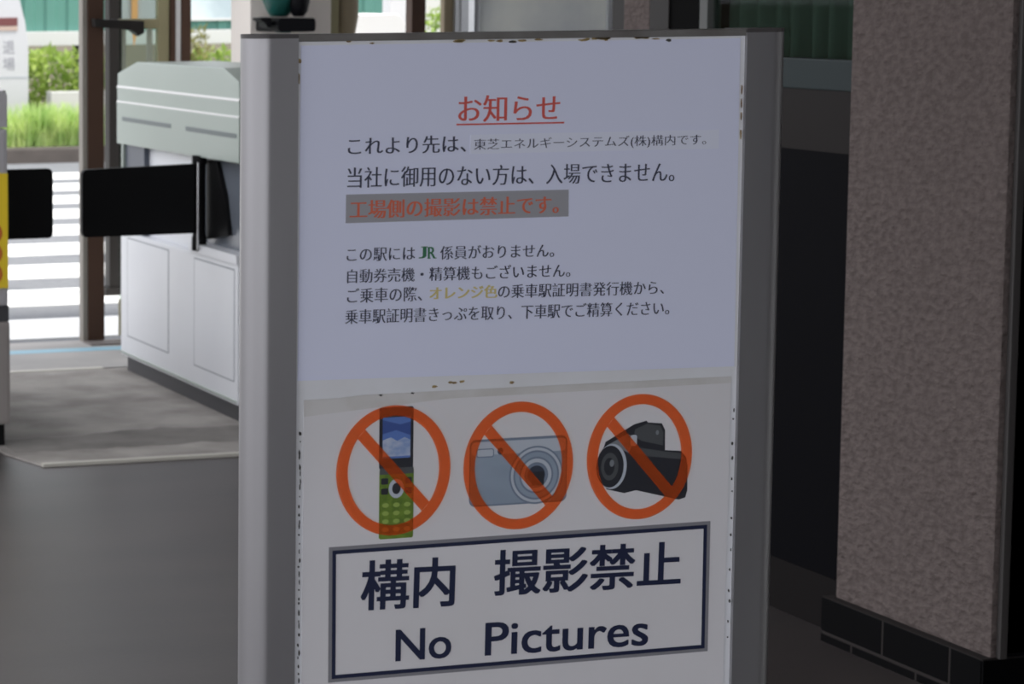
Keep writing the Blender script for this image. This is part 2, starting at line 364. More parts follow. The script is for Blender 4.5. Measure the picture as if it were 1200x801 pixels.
# exit front: posts and door leaves in the plane y = 9.1
bm = bmesh.new(); box(bm, 2.823, 2.888, 9.07, 9.13, 0.0, 2.62, 0.004); p = struct(link('trim_5', bm, MT['bronze']))
bm = bmesh.new(); box(bm, 2.803, 2.823, 9.075, 9.125, 0.0, 2.62, 0.003); link('pale_strip', bm, MT['brown_strip'], p)
bm = bmesh.new(); box(bm, 2.80, 2.95, 8.96, 9.068, 0.003, 0.010, 0.002); struct(link('trim_6', bm, MT['step']))
d2 = bpy.data.objects.new('door_2', None); COL.objects.link(d2); struct(d2); d2.location = (3.05, 9.1, 0)
def dl(o, e=d2): o.location = -e.location; return o
bm = bmesh.new(); box(bm, 3.105, 3.152, 9.08, 9.11, 0.02, 2.60, 0.004); box(bm, 2.955, 3.105, 9.08, 9.11, 1.195, 1.233, 0.003); box(bm, 2.955, 3.105, 9.08, 9.11, 0.02, 0.16, 0.003); dl(link('door_frame', bm, MT['olive'], d2))
bm = bmesh.new(); prism(bm, [(2.835, 1.236), (3.035, 1.226), (3.035, 1.180), (3.012, 1.168), (2.985, 1.195), (2.84, 1.205)], 'y', 9.03, 9.075, 0.004); dl(link('door_latch', bm, MT['dark_grey'], d2))
bm = bmesh.new(); box(bm, 2.955, 3.105, 9.092, 9.097, 0.16, 2.6); dl(link('glass_pane', bm, GLASS, d2))
bm = bmesh.new(); box(bm, 3.154, 3.174, 9.07, 9.13, 0.0, 2.62, 0.003); box(bm, 3.197, 3.236, 9.07, 9.13, 0.0, 2.62, 0.003); p = struct(link('trim_7', bm, MT['bronze']))
bm = bmesh.new(); box(bm, 3.174, 3.197, 9.075, 9.125, 0.0, 2.62, 0.003); link('pale_strip', bm, MT['light_metal'], p)
bm = bmesh.new(); box(bm, 4.148, 4.207, 9.07, 9.13, 0.0, 2.62, 0.004); struct(link('trim_8', bm, MT['bronze']))
bm = bmesh.new(); box(bm, 5.81, 5.93, 13.0, 13.1, -0.015, 3.0, 0.006); struct(link('trim_9', bm, MT['fence_rail']))
bm = bmesh.new(); box(bm, 4.36, 4.413, 9.08, 9.12, 0.0, 2.62, 0.004); box(bm, 4.34, 4.36, 9.09, 9.12, 0.0, 2.62, 0.004); struct(link('trim_10', bm, MT['light_metal']))
bm = bmesh.new(); box(bm, 4.30, 4.338, 9.10, 9.14, 0.0, 2.62, 0.004); struct(link('trim_11', bm, MT['beige']))

# ================================================================== NOTICE STAND (the subject)
SY = 1.991
st = thing('notice_stand', 'tall aluminium framed white notice board with Japanese text and no-pictures icons', 'sign', (1.011, SY + 0.015, 0))
def sp(name, bm, m, parent=None, smooth=False):
    o = link(name, bm, m, parent or st, smooth)
    if parent is None: o.location = -st.location
    return o
R = 0.019
def post_outline(xc, xin, s):
    y0 = SY - 0.003
    pts = [(xin, y0), (xc, y0)]
    for i in range(1, 36):
        a = math.pi * i / 36
        pts.append((xc + s * R * math.sin(a), y0 + R - R * math.cos(a)))
    return pts + [(xc, y0 + 2 * R), (xin, y0 + 2 * R)]
for xc, xin, s in ((0.7807, 0.8057, -1), (1.2584, 1.2322, 1)):
    bm = bmesh.new(); prism(bm, post_outline(xc, xin, s), 'z', 0.035, 1.3065); po = sp('post', bm, MT['alu'])
    bm = bmesh.new(); prism(bm, post_outline(xc, xin, s), 'z', 1.3065, 1.3100); c = sp('end_cap', bm, MT['alu_cap'], po)
    bm = bmesh.new(); prism(bm, rounded(xc - 0.035, xc + 0.035, SY - 0.16, SY + 0.20, 0.03), 'z', 0.0, 0.036, 0.004); sp('foot', bm, MT['alu_cap'])
bm = bmesh.new(); box(bm, 0.8057, 1.2322, SY - 0.001, SY + 0.033, 1.3035, 1.3095, 0.001); sp('top_rail', bm, MT['alu_top'])
bm = bmesh.new(); box(bm, 0.8057, 1.2322, SY + 0.001, SY + 0.031, 0.12, 1.3035); pn = sp('panel', bm, MT['panel'])
bm = bmesh.new(); box(bm, 0.8057, 1.2322, SY - 0.001, SY + 0.033, 0.09, 0.12, 0.001); sp('bottom_rail', bm, MT['alu_top'])

def flat(name, pts, m, parent, Y, th=0.0004):
    bm = bmesh.new(); prism(bm, pts, 'y', Y, Y - th); return link(name, bm, m, parent)
# --- upper sheet: A3 paper in a clear sleeve
ns = flat('notice_sheet', [(0.8092, 1.3002), (1.2272, 1.3015), (1.2290, 1.0064), (0.8081, 1.0126)], MT['paper'], st, SY + 0.001, 0.0008)
ns.location = -st.location
YP = SY - 0.0001
lettering('heading_text', 'お知らせ', 0.9553, 1.0513, 1.2322, 1.2553, YP, MT['red_ink'], ns, -0.006, 0.0005, -0.004)
flat('heading_underline', [(0.9535, 1.2309), (1.0559, 1.2305), (1.0559, 1.2291), (0.9535, 1.2295)], MT['red_ink'], ns, YP + 0.0003)
flat('pasted_strip', [(0.9667, 1.2210), (1.2076, 1.2205), (1.2076, 1.2035), (0.9667, 1.2045)], MT['paper_strip'], ns, YP + 0.0003, 0.0004)
INK = dict(brush=0.00028, offset=-0.008)
lettering('text_line', 'これより先は、', 0.8528, 0.9624, 1.2060, 1.2212, YP, MT['ink'], ns, 0.0, 0.00035, -0.006)
lettering('pasted_text', '東芝エネルギーシステムズ(株)構内です。', 0.9702, 1.1949, 1.2064, 1.2174, YP - 0.0003, MT['ink'], ns, -0.002, 0.0002, -0.012)
lettering('text_line', '当社に御用のない方は、入場できません。', 0.8526, 1.1643, 1.1778, 1.1955, YP, MT['ink'], ns, -0.0085, 0.00035, -0.008)
flat('grey_highlight', [(0.8512, 1.1722), (1.0613, 1.1708), (1.0616, 1.1472), (0.8510, 1.1476)], MT['grey_marker'], ns, YP + 0.0003)
lettering('highlighted_text', '工場側の撮影は禁止です。', 0.8549, 1.0515, 1.1512, 1.1671, YP - 0.0003, MT['red_dark'], ns, -0.005, 0.0005, -0.004)
lettering('text_line', 'この駅には', 0.8525, 0.9157, 1.1142, 1.1258, YP, MT['ink'], ns, -0.01, **INK)
lettering('green_text', 'J', 0.9195, 0.9262, 1.1148, 1.1250, YP, MT['green_ink'], ns, 0, 0.0004, -0.005)
jr = lettering('green_text', 'R', 0.9283, 0.9350, 1.1143, 1.1245, YP, MT['green_ink'], ns, 0, 0.0004, -0.005)
bm = bmesh.new(); bm.from_mesh(jr.data)                      # slab serifs
for (a, b, z) in ((0.9215, 0.9275, 1.1243), (0.9275, 0.9300, 1.1237), (0.9275, 0.9306, 1.1143), (0.9330, 0.9360, 1.1143)):
    t = [bm.verts.new((x, YP - 0.0001, zz)) for x, zz in ((a, z), (b, z), (b, z + 0.0008), (a, z + 0.0008))]; bm.faces.new(t)
bm.to_mesh(jr.data); bm.free()
lettering('text_line', '係員がおりません。', 0.9398, 1.0482, 1.1130, 1.1250, YP, MT['ink'], ns, -0.012, **INK)
lettering('text_line', '自動券売機・精算機もございません。', 0.8531, 1.0642, 1.0956, 1.1078, YP, MT['ink'], ns, -0.010, **INK)
lettering('text_line', 'ご乗車の際、', 0.8532, 0.9228, 1.0782, 1.0910, YP, MT['ink'], ns, -0.010, **INK)
lettering('yellow_text', 'オレンジ色', 0.9303, 0.9941, 1.0783, 1.0897, YP, MT['gold_ink'], ns, -0.008, 0.0005, 0.0)
lettering('text_line', 'の乗車駅証明書発行機から、', 0.9954, 1.1566, 1.0770, 1.0892, YP, MT['ink'], ns, -0.014, **INK)
lettering('text_line', '乗車駅証明書きっぷを取り、下車駅でご精算ください。', 0.8516, 1.1622, 1.0601, 1.0727, YP, MT['ink'], ns, -0.013, **INK)
# --- lower poster with the three icons
ps = flat('photo_ban_poster', [(0.8140, 0.9945), (1.2262, 0.9965), (1.2250, 0.30), (0.8125, 0.30)], MT['poster'], st, SY + 0.001, 0.0008)
ps.location = -st.location
def art(name, shapes):
    """shapes: (outline, material key); later ones lie a hair in front"""
    bm = bmesh.new(); ms = []
    for k, (pts, mk) in enumerate(shapes):
        if MT[mk] not in ms: ms.append(MT[mk])
        prism(bm, pts, 'y', SY - 0.0000 - 0.00004 * k, SY - 0.00008 - 0.00004 * k, 0, ms.index(MT[mk]))
    return link(name, bm, ms, ps)
# flip phone
sh = [(rounded(0.8842, 0.9163, 0.9310, 0.9856, 0.002), 'ph_black'), (rounded(0.8873, 0.9136, 0.9402, 0.9766, 0.001), 'ph_screen'), ([(0.8873, 0.9620), (0.9000, 0.9650), (0.9136, 0.9600), (0.9136, 0.9720), (0.9040, 0.9700), (0.8873, 0.9745)], 'ph_deep'), ([(0.8874, 0.9420), (0.9135, 0.9420), (0.9135, 0.9560), (0.9080, 0.9585), (0.9010, 0.9555), (0.8950, 0.9590), (0.8874, 0.9565)], 'ph_cloud'),
      (rounded(0.8846, 0.9170, 0.8690, 0.9312, 0.002), 'ph_green'), (rounded(0.8848, 0.9168, 0.9262, 0.9318, 0.001), 'cc_grey')]
sh += [(rounded(0.8862, 0.8930, z, z + 0.0055, 0.001), 'ph_black') for z in (0.9175, 0.9085)]
sh += [(rounded(0.9088, 0.9152, z, z + 0.0055, 0.001), 'ph_black') for z in (0.9175, 0.9085)]
sh += [(ellipse(0.9006, 0.9135, 0.0072, 0.0085), 'cam_light'), (ellipse(0.9006, 0.9135, 0.0040, 0.0050), 'ph_black')]
for i in range(3):
    for j in range(4): sh.append((ellipse(0.8905 + i * 0.0102, 0.8990 - j * 0.0072, 0.0032, 0.0021, 12), 'ph_key'))
art('phone_picture', sh)
# compact camera
sh = [(rounded(0.9700, 1.0645, 0.8925, 0.9525, 0.006), 'cam_mid'), (rounded(0.9712, 1.0635, 0.8940, 0.9505, 0.006), 'cam_body'),
      (rounded(0.9720, 1.0630, 0.9385, 0.9500, 0.003), 'cam_light'), (rounded(0.9765, 0.9935, 0.9362, 0.9442, 0.002), 'cam_mid'),
      (rounded(0.9775, 0.9925, 0.9372, 0.9432, 0.0015), 'cam_light'), (ellipse(0.9995, 0.9412, 0.0028, 0.0032, 16), 'cam_dark')]
for k, (r, mk) in enumerate(((0.0262, 'cam_mid'), (0.0246, 'cam_light'), (0.0222, 'cam_mid'), (0.0205, 'cam_body'), (0.0165, 'cam_mid'), (0.0148, 'cam_light'), (0.0115, 'cam_mid'), (0.0085, 'cam_dark'))):
    sh.append((ellipse(1.0345, 0.9180, r, r * 1.0), mk))
sh.append((rounded(1.0300, 1.0420, 0.9085, 0.9210, 0.001), 'ph_black'))
art('camera_picture', sh)
# camcorder
sh = [([(1.1008, 0.9400), (1.1020, 0.9440), (1.1300, 0.9585), (1.1420, 0.9612), (1.1440, 0.9595), (1.1575, 0.9580), (1.1608, 0.9520), (1.1612, 0.9335), (1.1775, 0.9318), (1.1825, 0.9260), (1.1840, 0.9180),
        (1.1845, 0.8960), (1.1825, 0.8890), (1.1760, 0.8875), (1.1330, 0.8985), (1.1215, 0.8965), (1.1040, 0.9010), (1.0985, 0.9100), (1.0945, 0.9230), (1.0960, 0.9330)], 'ph_black'),
      ([(1.1310, 0.9540), (1.1430, 0.9585), (1.1560, 0.9560), (1.1590, 0.9500), (1.1590, 0.9380), (1.1380, 0.9430), (1.1300, 0.9480)], 'cc_grey'),
      ([(1.1040, 0.9410), (1.1230, 0.9500), (1.1330, 0.9470), (1.1250, 0.9330), (1.1100, 0.9400)], 'cc_mid'),
      ([(1.1310, 0.9380), (1.1600, 0.9325), (1.1770, 0.9300), (1.1810, 0.9240), (1.1420, 0.9290), (1.1310, 0.9340)], 'cc_grey'),
      (rounded(1.1265, 1.1330, 0.9390, 0.9490, 0.002), 'cam_light'),
      (ellipse(1.1085, 0.9215, 0.0148, 0.0205), 'cam_light'), (ellipse(1.1068, 0.9215, 0.0135, 0.0190), 'ph_black'), (ellipse(1.1065, 0.9215, 0.0085, 0.0125), 'cc_grey'), (ellipse(1.1060, 0.9215, 0.0052, 0.0080), 'ph_black'),
      (ellipse(1.1085, 0.9245, 0.0022, 0.0032, 16), 'cc_mid'), (ellipse(1.1530, 0.9500, 0.0016, 0.0022, 12), 'cc_mid')]
art('camcorder_picture', sh)
def ring(cx, cz, rx=0.0538, rz=0.0575, wx=0.0108, wz=0.0092):
    bm = bmesh.new(); annulus(bm, cx, cz, rx, rz, wx, wz, SY - 0.0011, 0.0002)
    # slash from upper left to lower right, ends cut to the ring's inner edge
    d = Vector((rx - wx * 0.6, -(rz - wz * 0.6))) * 0.715; n = Vector((-d.y, d.x)).normalized() * -0.0052
    pts = []
    for s in (-1, 1):
        for q in (-1, 1): pts.append(Vector((cx, cz)) + d * s + n * (q * s))
    # extend each corner to the inner ellipse
    out = []
    for c in pts:
        v = c - Vector((cx, cz)); t = d.normalized(); base = v - t * v.dot(t); sg = 1 if v.dot(t) > 0 else -1
        A = rx - wx; B = rz - wz
        aa = (t.x / A) ** 2 + (t.y / B) ** 2; bb = 2 * (base.x * t.x / A ** 2 + base.y * t.y / B ** 2); cc = (base.x / A) ** 2 + (base.y / B) ** 2 - 1
        k = (-bb + sg * math.sqrt(bb * bb - 4 * aa * cc)) / (2 * aa)
        out.append(tuple(Vector((cx, cz)) + base + t * k))
    prism(bm, out, 'y', SY - 0.0011, SY - 0.0013)
    link('prohibition_ring', bm, MT['ring'], ps)
ring(0.8975, 0.9297); ring(1.0168, 0.9275, 0.0530, 0.0572); ring(1.1355, 0.9290, 0.0522, 0.0568)
# --- boxed caption
def frame_art(name, x0, x1, z0, z1, w, m, Y):
    bm = bmesh.new()
    for (a, b, c, d) in ((x0, x1, z1 - w, z1), (x0, x1, z0, z0 + w), (x0, x0 + w, z0 + w, z1 - w), (x1 - w, x1, z0 + w, z1 - w)): box(bm, a, b, Y - 0.0002, Y, c, d)
    rotate_xz(bm, 0.0025, x0, z1); return link(name, bm, m, ps)
frame_art('caption_border', 0.8379, 1.2085, 0.7445, 0.8650, 0.0034, MT['box_grey'], SY)
frame_art('caption_frame', 0.8412, 1.2052, 0.7475, 0.8618, 0.0034, MT['navy'], SY - 0.0002)
lettering('caption_text', '構内', 0.8692, 0.9568, 0.8070, 0.8505, SY - 0.0002, MT['navy'], ps, -0.020, 0, 0, 0.0010)
lettering('caption_text', '撮影禁止', 0.9962, 1.1790, 0.8115, 0.8518, SY - 0.0002, MT['navy'], ps, -0.016, 0, 0, 0.0010)
lettering('caption_text', 'No', 0.9021, 0.9543, 0.7588, 0.7868, SY - 0.0002, MT['navy'], ps, -0.006, 0, 0, 0.0006)
lettering('caption_text', 'Pictures', 0.9880, 1.1478, 0.7575, 0.7870, SY - 0.0002, MT['navy'], ps, -0.012, 0, 0, 0.0006)
# --- wear: stains under the top rail, grime dots along the edges, old tape
def blob(bm, x, z, rx, rz, Y=SY + 0.0004, n=9, mi=0):
    pts = [(x + rx * math.cos(2 * math.pi * i / n) * random.uniform(0.6, 1.1), z + rz * math.sin(2 * math.pi * i / n) * random.uniform(0.6, 1.1)) for i in range(n)]
    prism(bm, pts, 'y', Y + 0.001, Y, 0, mi)
bm = bmesh.new()
for (a, b, n) in ((0.985, 1.05, 5), (1.070, 1.10, 8), (1.125, 1.15, 5), (0.945, 0.96, 3), (0.84, 0.90, 2)):
    for i in range(n): blob(bm, random.uniform(a, b), 1.3022 + random.uniform(-0.0008, 0.001), random.uniform(0.002, 0.006), random.uniform(0.0006, 0.0014), SY - 0.0003)
for x in (0.936, 0.952, 0.955, 0.962, 1.01): blob(bm, x, 1.0015 + random.uniform(-0.002, 0.004), 0.003, 0.0013)
for z in (1.216, 1.232, 1.243, 1.256): blob(bm, 1.2300, z, 0.0006, 0.0045, SY)
blob(bm, 0.8078, 1.287, 0.0016, 0.0028, SY - 0.0003); blob(bm, 0.8074, 1.272, 0.0006, 0.006, SY - 0.0003)
o = sp('rust_stains', bm, MT['rust'], pn); o['kind'] = 'stuff'
bm = bmesh.new()
for i in range(34): blob(bm, 0.8105 + random.uniform(-0.0006, 0.0008), 0.965 - i * 0.0068 + random.uniform(-0.002, 0.002), random.uniform(0.0004, 0.0009), random.uniform(0.0008, 0.0035), SY, 6)
for i in range(14): blob(bm, 1.2300 + random.uniform(-0.0008, 0.0006), 0.97 - i * 0.0165 + random.uniform(-0.005, 0.005), random.uniform(0.0004, 0.0009), random.uniform(0.0008, 0.0025), SY, 6)
blob(bm, 0.8107, 0.9665, 0.0012, 0.0022, SY); blob(bm, 0.885, 0.9965, 0.002, 0.001, SY); blob(bm, 0.915, 0.9968, 0.002, 0.0009, SY); blob(bm, 1.1560, 1.3005, 0.003, 0.0016, SY - 0.0003); blob(bm, 1.005, 1.3008, 0.005, 0.0013, SY - 0.0003)
o = sp('grime_spots', bm, MT['grime'], pn); o['kind'] = 'stuff'
bm = bmesh.new(); prism(bm, [(0.8135, 0.9955), (0.848, 0.9958), (0.87, 0.9975), (1.2262, 0.9975), (1.2262, 0.9915), (0.95, 0.9905), (0.87, 0.985), (0.8140, 0.981)], 'y', SY + 0.0005, SY - 0.0000)
sp('tape_residue', bm, MT['tape'], pn)

# ================================================================== TICKET GATE behind the stand, left
GX = 2.72
tg = thing('ticket_gate', 'pale grey-green automatic ticket gate cabinet behind the notice stand', 'ticket gate', (2.86, 7.8, 0))
def gp(name, bm, m, parent=None):
    o = link(name, bm, m, parent or tg)
    if parent is None: o.location = -tg.location
    return o
Y0, Y1 = 7.19, 8.40
bm = bmesh.new(); box(bm, GX + 0.02, 3.0, Y0 + 0.03, Y1 - 0.06, 0.0, 0.066, 0.004); gp('plinth', bm, MT['plinth'])
bm = bmesh.new(); box(bm, GX, 3.02, Y0, Y1 - 0.045, 0.062, 0.50, 0.006); lb = gp('lower_body', bm, MT['gate_lower'])
for (a, b, c, d) in ((7.84, 8.28, 0.135, 0.480), (7.16, 7.59, 0.132, 0.480)):
    a = max(a, Y0 + 0.03)
    bm = bmesh.new(); box(bm, GX - 0.0006, GX + 0.002, a, b, c, d + 0.004, 0, 1); box(bm, GX - 0.0012, GX + 0.002, a + 0.005, b - 0.005, c + 0.004, d, 0.0005, 0)
    gp('access_door', bm, [MT['gate_lower'], MT['gate_seam']], lb)
bm = bmesh.new(); box(bm, GX - 0.004, GX + 0.01, Y0 + 0.005, Y1 - 0.05, 0.070, 0.077, 0.001); gp('bottom_trim', bm, MT['gate_white'], lb)
bm = bmesh.new(); prism(bm, [(Y0 + 0.0, 0.50), (7.63, 0.50), (7.63, 0.515), (7.60, 0.530), (Y0, 0.530)], 'x', GX - 0.006, 3.02, 0.003); gp('near_ledge', bm, MT['gate_lower'])
# recess between the lower body and the head
bm = bmesh.new(); box(bm, GX + 0.045, 3.02, Y0 + 0.02, 7.62, 0.525, 0.81); gp('recess_panel', bm, MT['recess'])
bm = bmesh.new(); prism(bm, [(7.36, 0.575), (7.56, 0.545), (7.56, 0.80), (7.47, 0.80), (7.40, 0.70)], 'x', GX + 0.030, GX + 0.046, 0.002); gp('recess_guard', bm, MT['flap'])
bm = bmesh.new(); box(bm, GX + 0.03, 3.02, 7.62, 8.13, 0.50, 0.81, 0.003); gp('back_panel', bm, MT['gate_lower'])
bm = bmesh.new(); box(bm, GX + 0.012, 3.02, 8.132, 8.335, 0.50, 0.81, 0.003); gp('far_pillar', bm, MT['slate'])
bm = bmesh.new(); box(bm, GX + 0.002, 3.0, 8.336, 8.355, 0.50, 0.81, 0.003); gp('end_plate', bm, MT['gate_white'])
# head: two stepped bands and a chamfered top
hd = None
bm = bmesh.new(); prism(bm, [(Y0, 0.812), (Y1, 0.806), (Y1, 0.955), (Y0, 0.957)], 'x', GX, 3.03, 0.004); hd = gp('head', bm, MT['gate_white'])
bm = bmesh.new(); prism(bm, [(Y0 + 0.002, 0.957), (Y1 - 0.001, 0.954), (Y1 - 0.001, 1.006), (Y0 + 0.002, 1.008)], 'x', GX + 0.0015, 3.024, 0.003); gp('upper_band', bm, MT['gate_white'], hd)
bm = bmesh.new(); prism(bm, [(Y0 + 0.004, 1.006), (Y1 - 0.001, 1.004), (Y1 - 0.001, 1.052), (8.185, 1.097), (7.335, 1.101), (Y0 + 0.01, 1.062)], 'x', GX + 0.003, 3.016, 0.005); gp('top_cover', bm, MT['gate_white'], hd)
bm = bmesh.new()
for z in (0.950, 1.001): prism(bm, [(GX + 0.006, z), (GX - 0.0012, z + 0.001), (GX - 0.0012, z + 0.003), (GX + 0.006, z + 0.013)], 'y', Y0 + 0.003, Y1 - 0.001)
gp('trim_line', bm, MT['white_paint'], hd)
for (a, b) in ((7.82, 8.335), (7.16, 7.672)):
    bm = bmesh.new(); box(bm, GX - 0.0015, GX + 0.004, max(a, Y0 + 0.02), b, 0.888, 0.903, 0.001); gp('slot', bm, MT['slot'], hd)
# hinge and flap
HX, HY = 2.700, 7.535
bm = bmesh.new(); lathe(bm, [(0.024, 0.510), (0.024, 0.55), (0.020, 0.565), (0.020, 0.785), (0.024, 0.79), (0.024, 0.815)], GX + 0.004, HY + 0.02, 20); hg = gp('hinge', bm, MT['flap'])
bm = bmesh.new(); lathe(bm, [(0.0042, 0.515), (0.0042, 0.795)], 2.7085, HY - 0.010, 14); gp('hinge_rod', bm, MT['chrome'], hg)
bm = bmesh.new(); prism(bm, [(2.702, 0.567), (2.702, 0.790)] + rounded(2.326, 2.60, 0.5655, 0.7805, 0.016)[-7:] + rounded(2.326, 2.60, 0.5655, 0.7805, 0.016)[:7], 'y', HY, HY + 0.022, 0.003); gp('flap', bm, MT['flap'])

# the machine cut by the left edge of the frame
lm = thing('ticket_gate', 'grey ticket gate cabinet at the left frame edge with yellow sticker', 'ticket gate', (1.72, 7.6, 0))
def lp(name, bm, m, parent=None):
    o = link(name, bm, m, parent or lm)
    if parent is None: o.location = -lm.location
    return o
bm = bmesh.new(); box(bm, 1.50, 1.935, 7.05, 8.36, 0.0, 0.075, 0.006); lp('plinth', bm, MT['flap'])
bm = bmesh.new(); box(bm, 1.48, 1.945, 7.02, 8.38, 0.072, 0.378, 0.012); lp('lower_body', bm, MT['machine_low'])
bm = bmesh.new(); box(bm, 1.484, 1.943, 7.026, 8.38, 0.378, 0.425, 0.004); lp('dark_band', bm, MT['plinth'])
bm = bmesh.new(); box(bm, 1.48, 1.940, 7.02, 8.38, 0.425, 0.945, 0.012); hb = lp('head', bm, MT['machine'])
bm = bmesh.new()
prism(bm, [(1.48, 0.948), (1.940, 0.948), (1.940, 1.040), (1.934, 1.058), (1.915, 1.053), (1.80, 1.066), (1.60, 1.066), (1.49, 1.05), (1.48, 1.03)], 'y', 7.022, 8.38, 0.003); lp('top_cover', bm, MT['machine'])
bm = bmesh.new(); box(bm, 1.55, 1.9385, 7.0165, 7.0205, 0.478, 0.815, 0.0005); ys_ = lp('yellow_sticker', bm, MT['yellow'], hb)
bm = bmesh.new()
for z in (0.52, 0.58, 0.64): annulus(bm, 1.895, z, 0.026, 0.030, 0.009, 0.009, 7.0166, 0.0006, 24)
lp('sticker_print', bm, MT['orange'], ys_)
bm = bmesh.new(); prism(bm, rounded(1.90, 2.229, 0.567, 0.787, 0.016, 6, (0, 1, 1, 0)), 'y', HY, HY + 0.022, 0.003); lp('flap', bm, MT['flap'])

# ================================================================== middle distance, seen over the stand
bm = bmesh.new(); box(bm, 3.296, 3.612, 8.60, 8.80, 0.0, 2.62, 0.005); struct(link('pillar_grey', bm, MT['pillar']))
bm = bmesh.new(); box(bm, 3.614, 3.64, 8.66, 8.72, 0.0, 2.62, 0.004); box(bm, 3.64, 3.672, 8.67, 8.72, 0.0, 2.62, 0.004); struct(link('trim_12', bm, MT['olive']))
cp = thing('wall_column', 'narrow beige-brown round-edged column beside the grey pillar', 'column', (3.72, 8.72, 0))
bm = bmesh.new()
lathe(bm, [(0.032, 0.0), (0.032, 1.16), (0.046, 1.24), (0.046, 1.9), (0.032, 2.0), (0.032, 2.62)], 3.722, 8.72, 24)
o = link('shaft', bm, MT['beige'], cp, True); o.location = -cp.location
# teal and black unit on a black bracket, on the grey pillar
dv = thing('wall_unit', 'dark teal and black unit on a black bracket against the grey pillar', 'equipment', (3.36, 8.6, 1.20))
def vp(name, bm, m, parent=None, smooth=False):
    o = link(name, bm, m, parent or dv, smooth)
    if parent is None: o.location = -dv.location
    return o
bm = bmesh.new(); prism(bm, rounded(3.318, 3.460, 1.190, 1.238, 0.010), 'y', 8.38, 8.606, 0.004); br = vp('bracket', bm, MT['black_dev'])
bm = bmesh.new(); prism(bm, [(3.258, 1.240), (3.300, 1.242), (3.300, 1.206), (3.284, 1.206), (3.276, 1.226), (3.258, 1.232)], 'y', 8.40, 8.48, 0.003); box(bm, 3.298, 3.32, 8.42, 8.46, 1.214, 1.226); vp('bracket_arm', bm, MT['black_dev'], br)
bm = bmesh.new(); lathe(bm, [(0.030, 1.243), (0.044, 1.262), (0.060, 1.30), (0.070, 1.345), (0.060, 1.40), (0.035, 1.425)], 3.356, 8.47, 24); vp('teal_body', bm, MT['teal_dev'], None, True)
bm = bmesh.new(); lathe(bm, [(0.018, 1.244), (0.032, 1.262), (0.040, 1.295), (0.042, 1.34), (0.036, 1.39), (0.018, 1.41)], 3.415, 8.43, 24); vp('black_body', bm, MT['black_dev'], None, True)
bm = bmesh.new(); box(bm, 3.335, 3.375, 8.40, 8.45, 1.186, 1.2, 0.004); vp('teal_foot', bm, MT['teal_dev'])
# framed hazy board on legs
nb = thing('display_board', 'aluminium framed hazy grey display board behind the top of the notice stand', 'board', (3.63, 7.0, 0))
def np_(name, bm, m, parent=None):
    o = link(name, bm, m, parent or nb)
    if parent is None: o.location = -nb.location
    return o
bm = bmesh.new(); box(bm, 3.418, 3.852, 7.005, 7.018, 0.45, 2.0); np_('face', bm, MT['frosted'])
for (a, b) in ((3.401, 3.419), (3.851, 3.868)):
    bm = bmesh.new(); box(bm, a, b, 6.99, 7.03, 0.02, 2.02, 0.003); np_('frame_post', bm, MT['light_metal'])
    bm = bmesh.new(); box(bm, a - 0.005, b + 0.005, 6.85, 7.17, 0.0, 0.025, 0.004); np_('foot', bm, MT['dark_grey'])
for z in (0.44, 2.0):
    bm = bmesh.new(); box(bm, 3.419, 3.851, 6.992, 7.028, z, z + 0.02, 0.003); np_('frame_rail', bm, MT['light_metal'])

# ================================================================== outside
# dark post across the road edge
dp = thing('sign_post', 'dark flat post standing on the road just beyond the exit door', 'post', (3.41, 10.6, -0.015))
bm = bmesh.new(); box(bm, 3.385, 3.445, 10.56, 10.63, -0.015, 2.6, 0.004); o = link('shaft', bm, MT['dark_grey'], dp); o.location = -dp.location
bm = bmesh.new(); box(bm, 3.36, 3.455, 10.54, 10.65, -0.015, 0.02, 0.004); o = link('base_plate', bm, MT['dark_grey'], dp); o.location = -dp.location
# white board with an orange streamer, seen through the door glass
wb = thing('white_board', 'white board with a vertical orange streamer behind the door glass', 'board', (4.0, 12.0, -0.015))
def bp_(name, bm, m):
    o = link(name, bm, m, wb); o.location = -wb.location; return o
bm = bmesh.new(); box(bm, 3.905, 4.097, 11.99, 12.02, 1.192, 1.9, 0.004); bp_('board', bm, MT['kiosk'])
for x in (3.93, 4.07):
    bm = bmesh.new(); box(bm, x - 0.012, x + 0.012, 12.02, 12.045, -0.015, 1.9); bp_('leg', bm, MT['brown_strip'])
bm = bmesh.new(); prism(bm, [(3.958, 1.9), (3.990, 1.9), (3.990, 1.20), (3.985, 1.12), (3.972, 1.06), (3.966, 1.12), (3.960, 1.20)], 'y', 11.978, 11.988); bp_('streamer', bm, MT['orange_cloth'])
# white cabinet with a sloping side
wc = thing('utility_cabinet', 'bright white cabinet with one sloping end standing outside in the sun', 'cabinet', (4.86, 11.2, -0.015))
bm = bmesh.new(); prism(bm, [(4.60, 0.06), (5.06, 0.06), (5.06, 1.09), (5.030, 1.139), (4.958, 1.2185), (4.60, 1.2145)], 'y', 11.0, 11.4, 0.004); o = link('body', bm, MT['white_paint'], wc); o.location = -wc.location
bm = bmesh.new(); box(bm, 4.62, 5.04, 11.02, 11.38, -0.015, 0.062); o = link('plinth', bm, MT['kerb'], wc); o.location = -wc.location
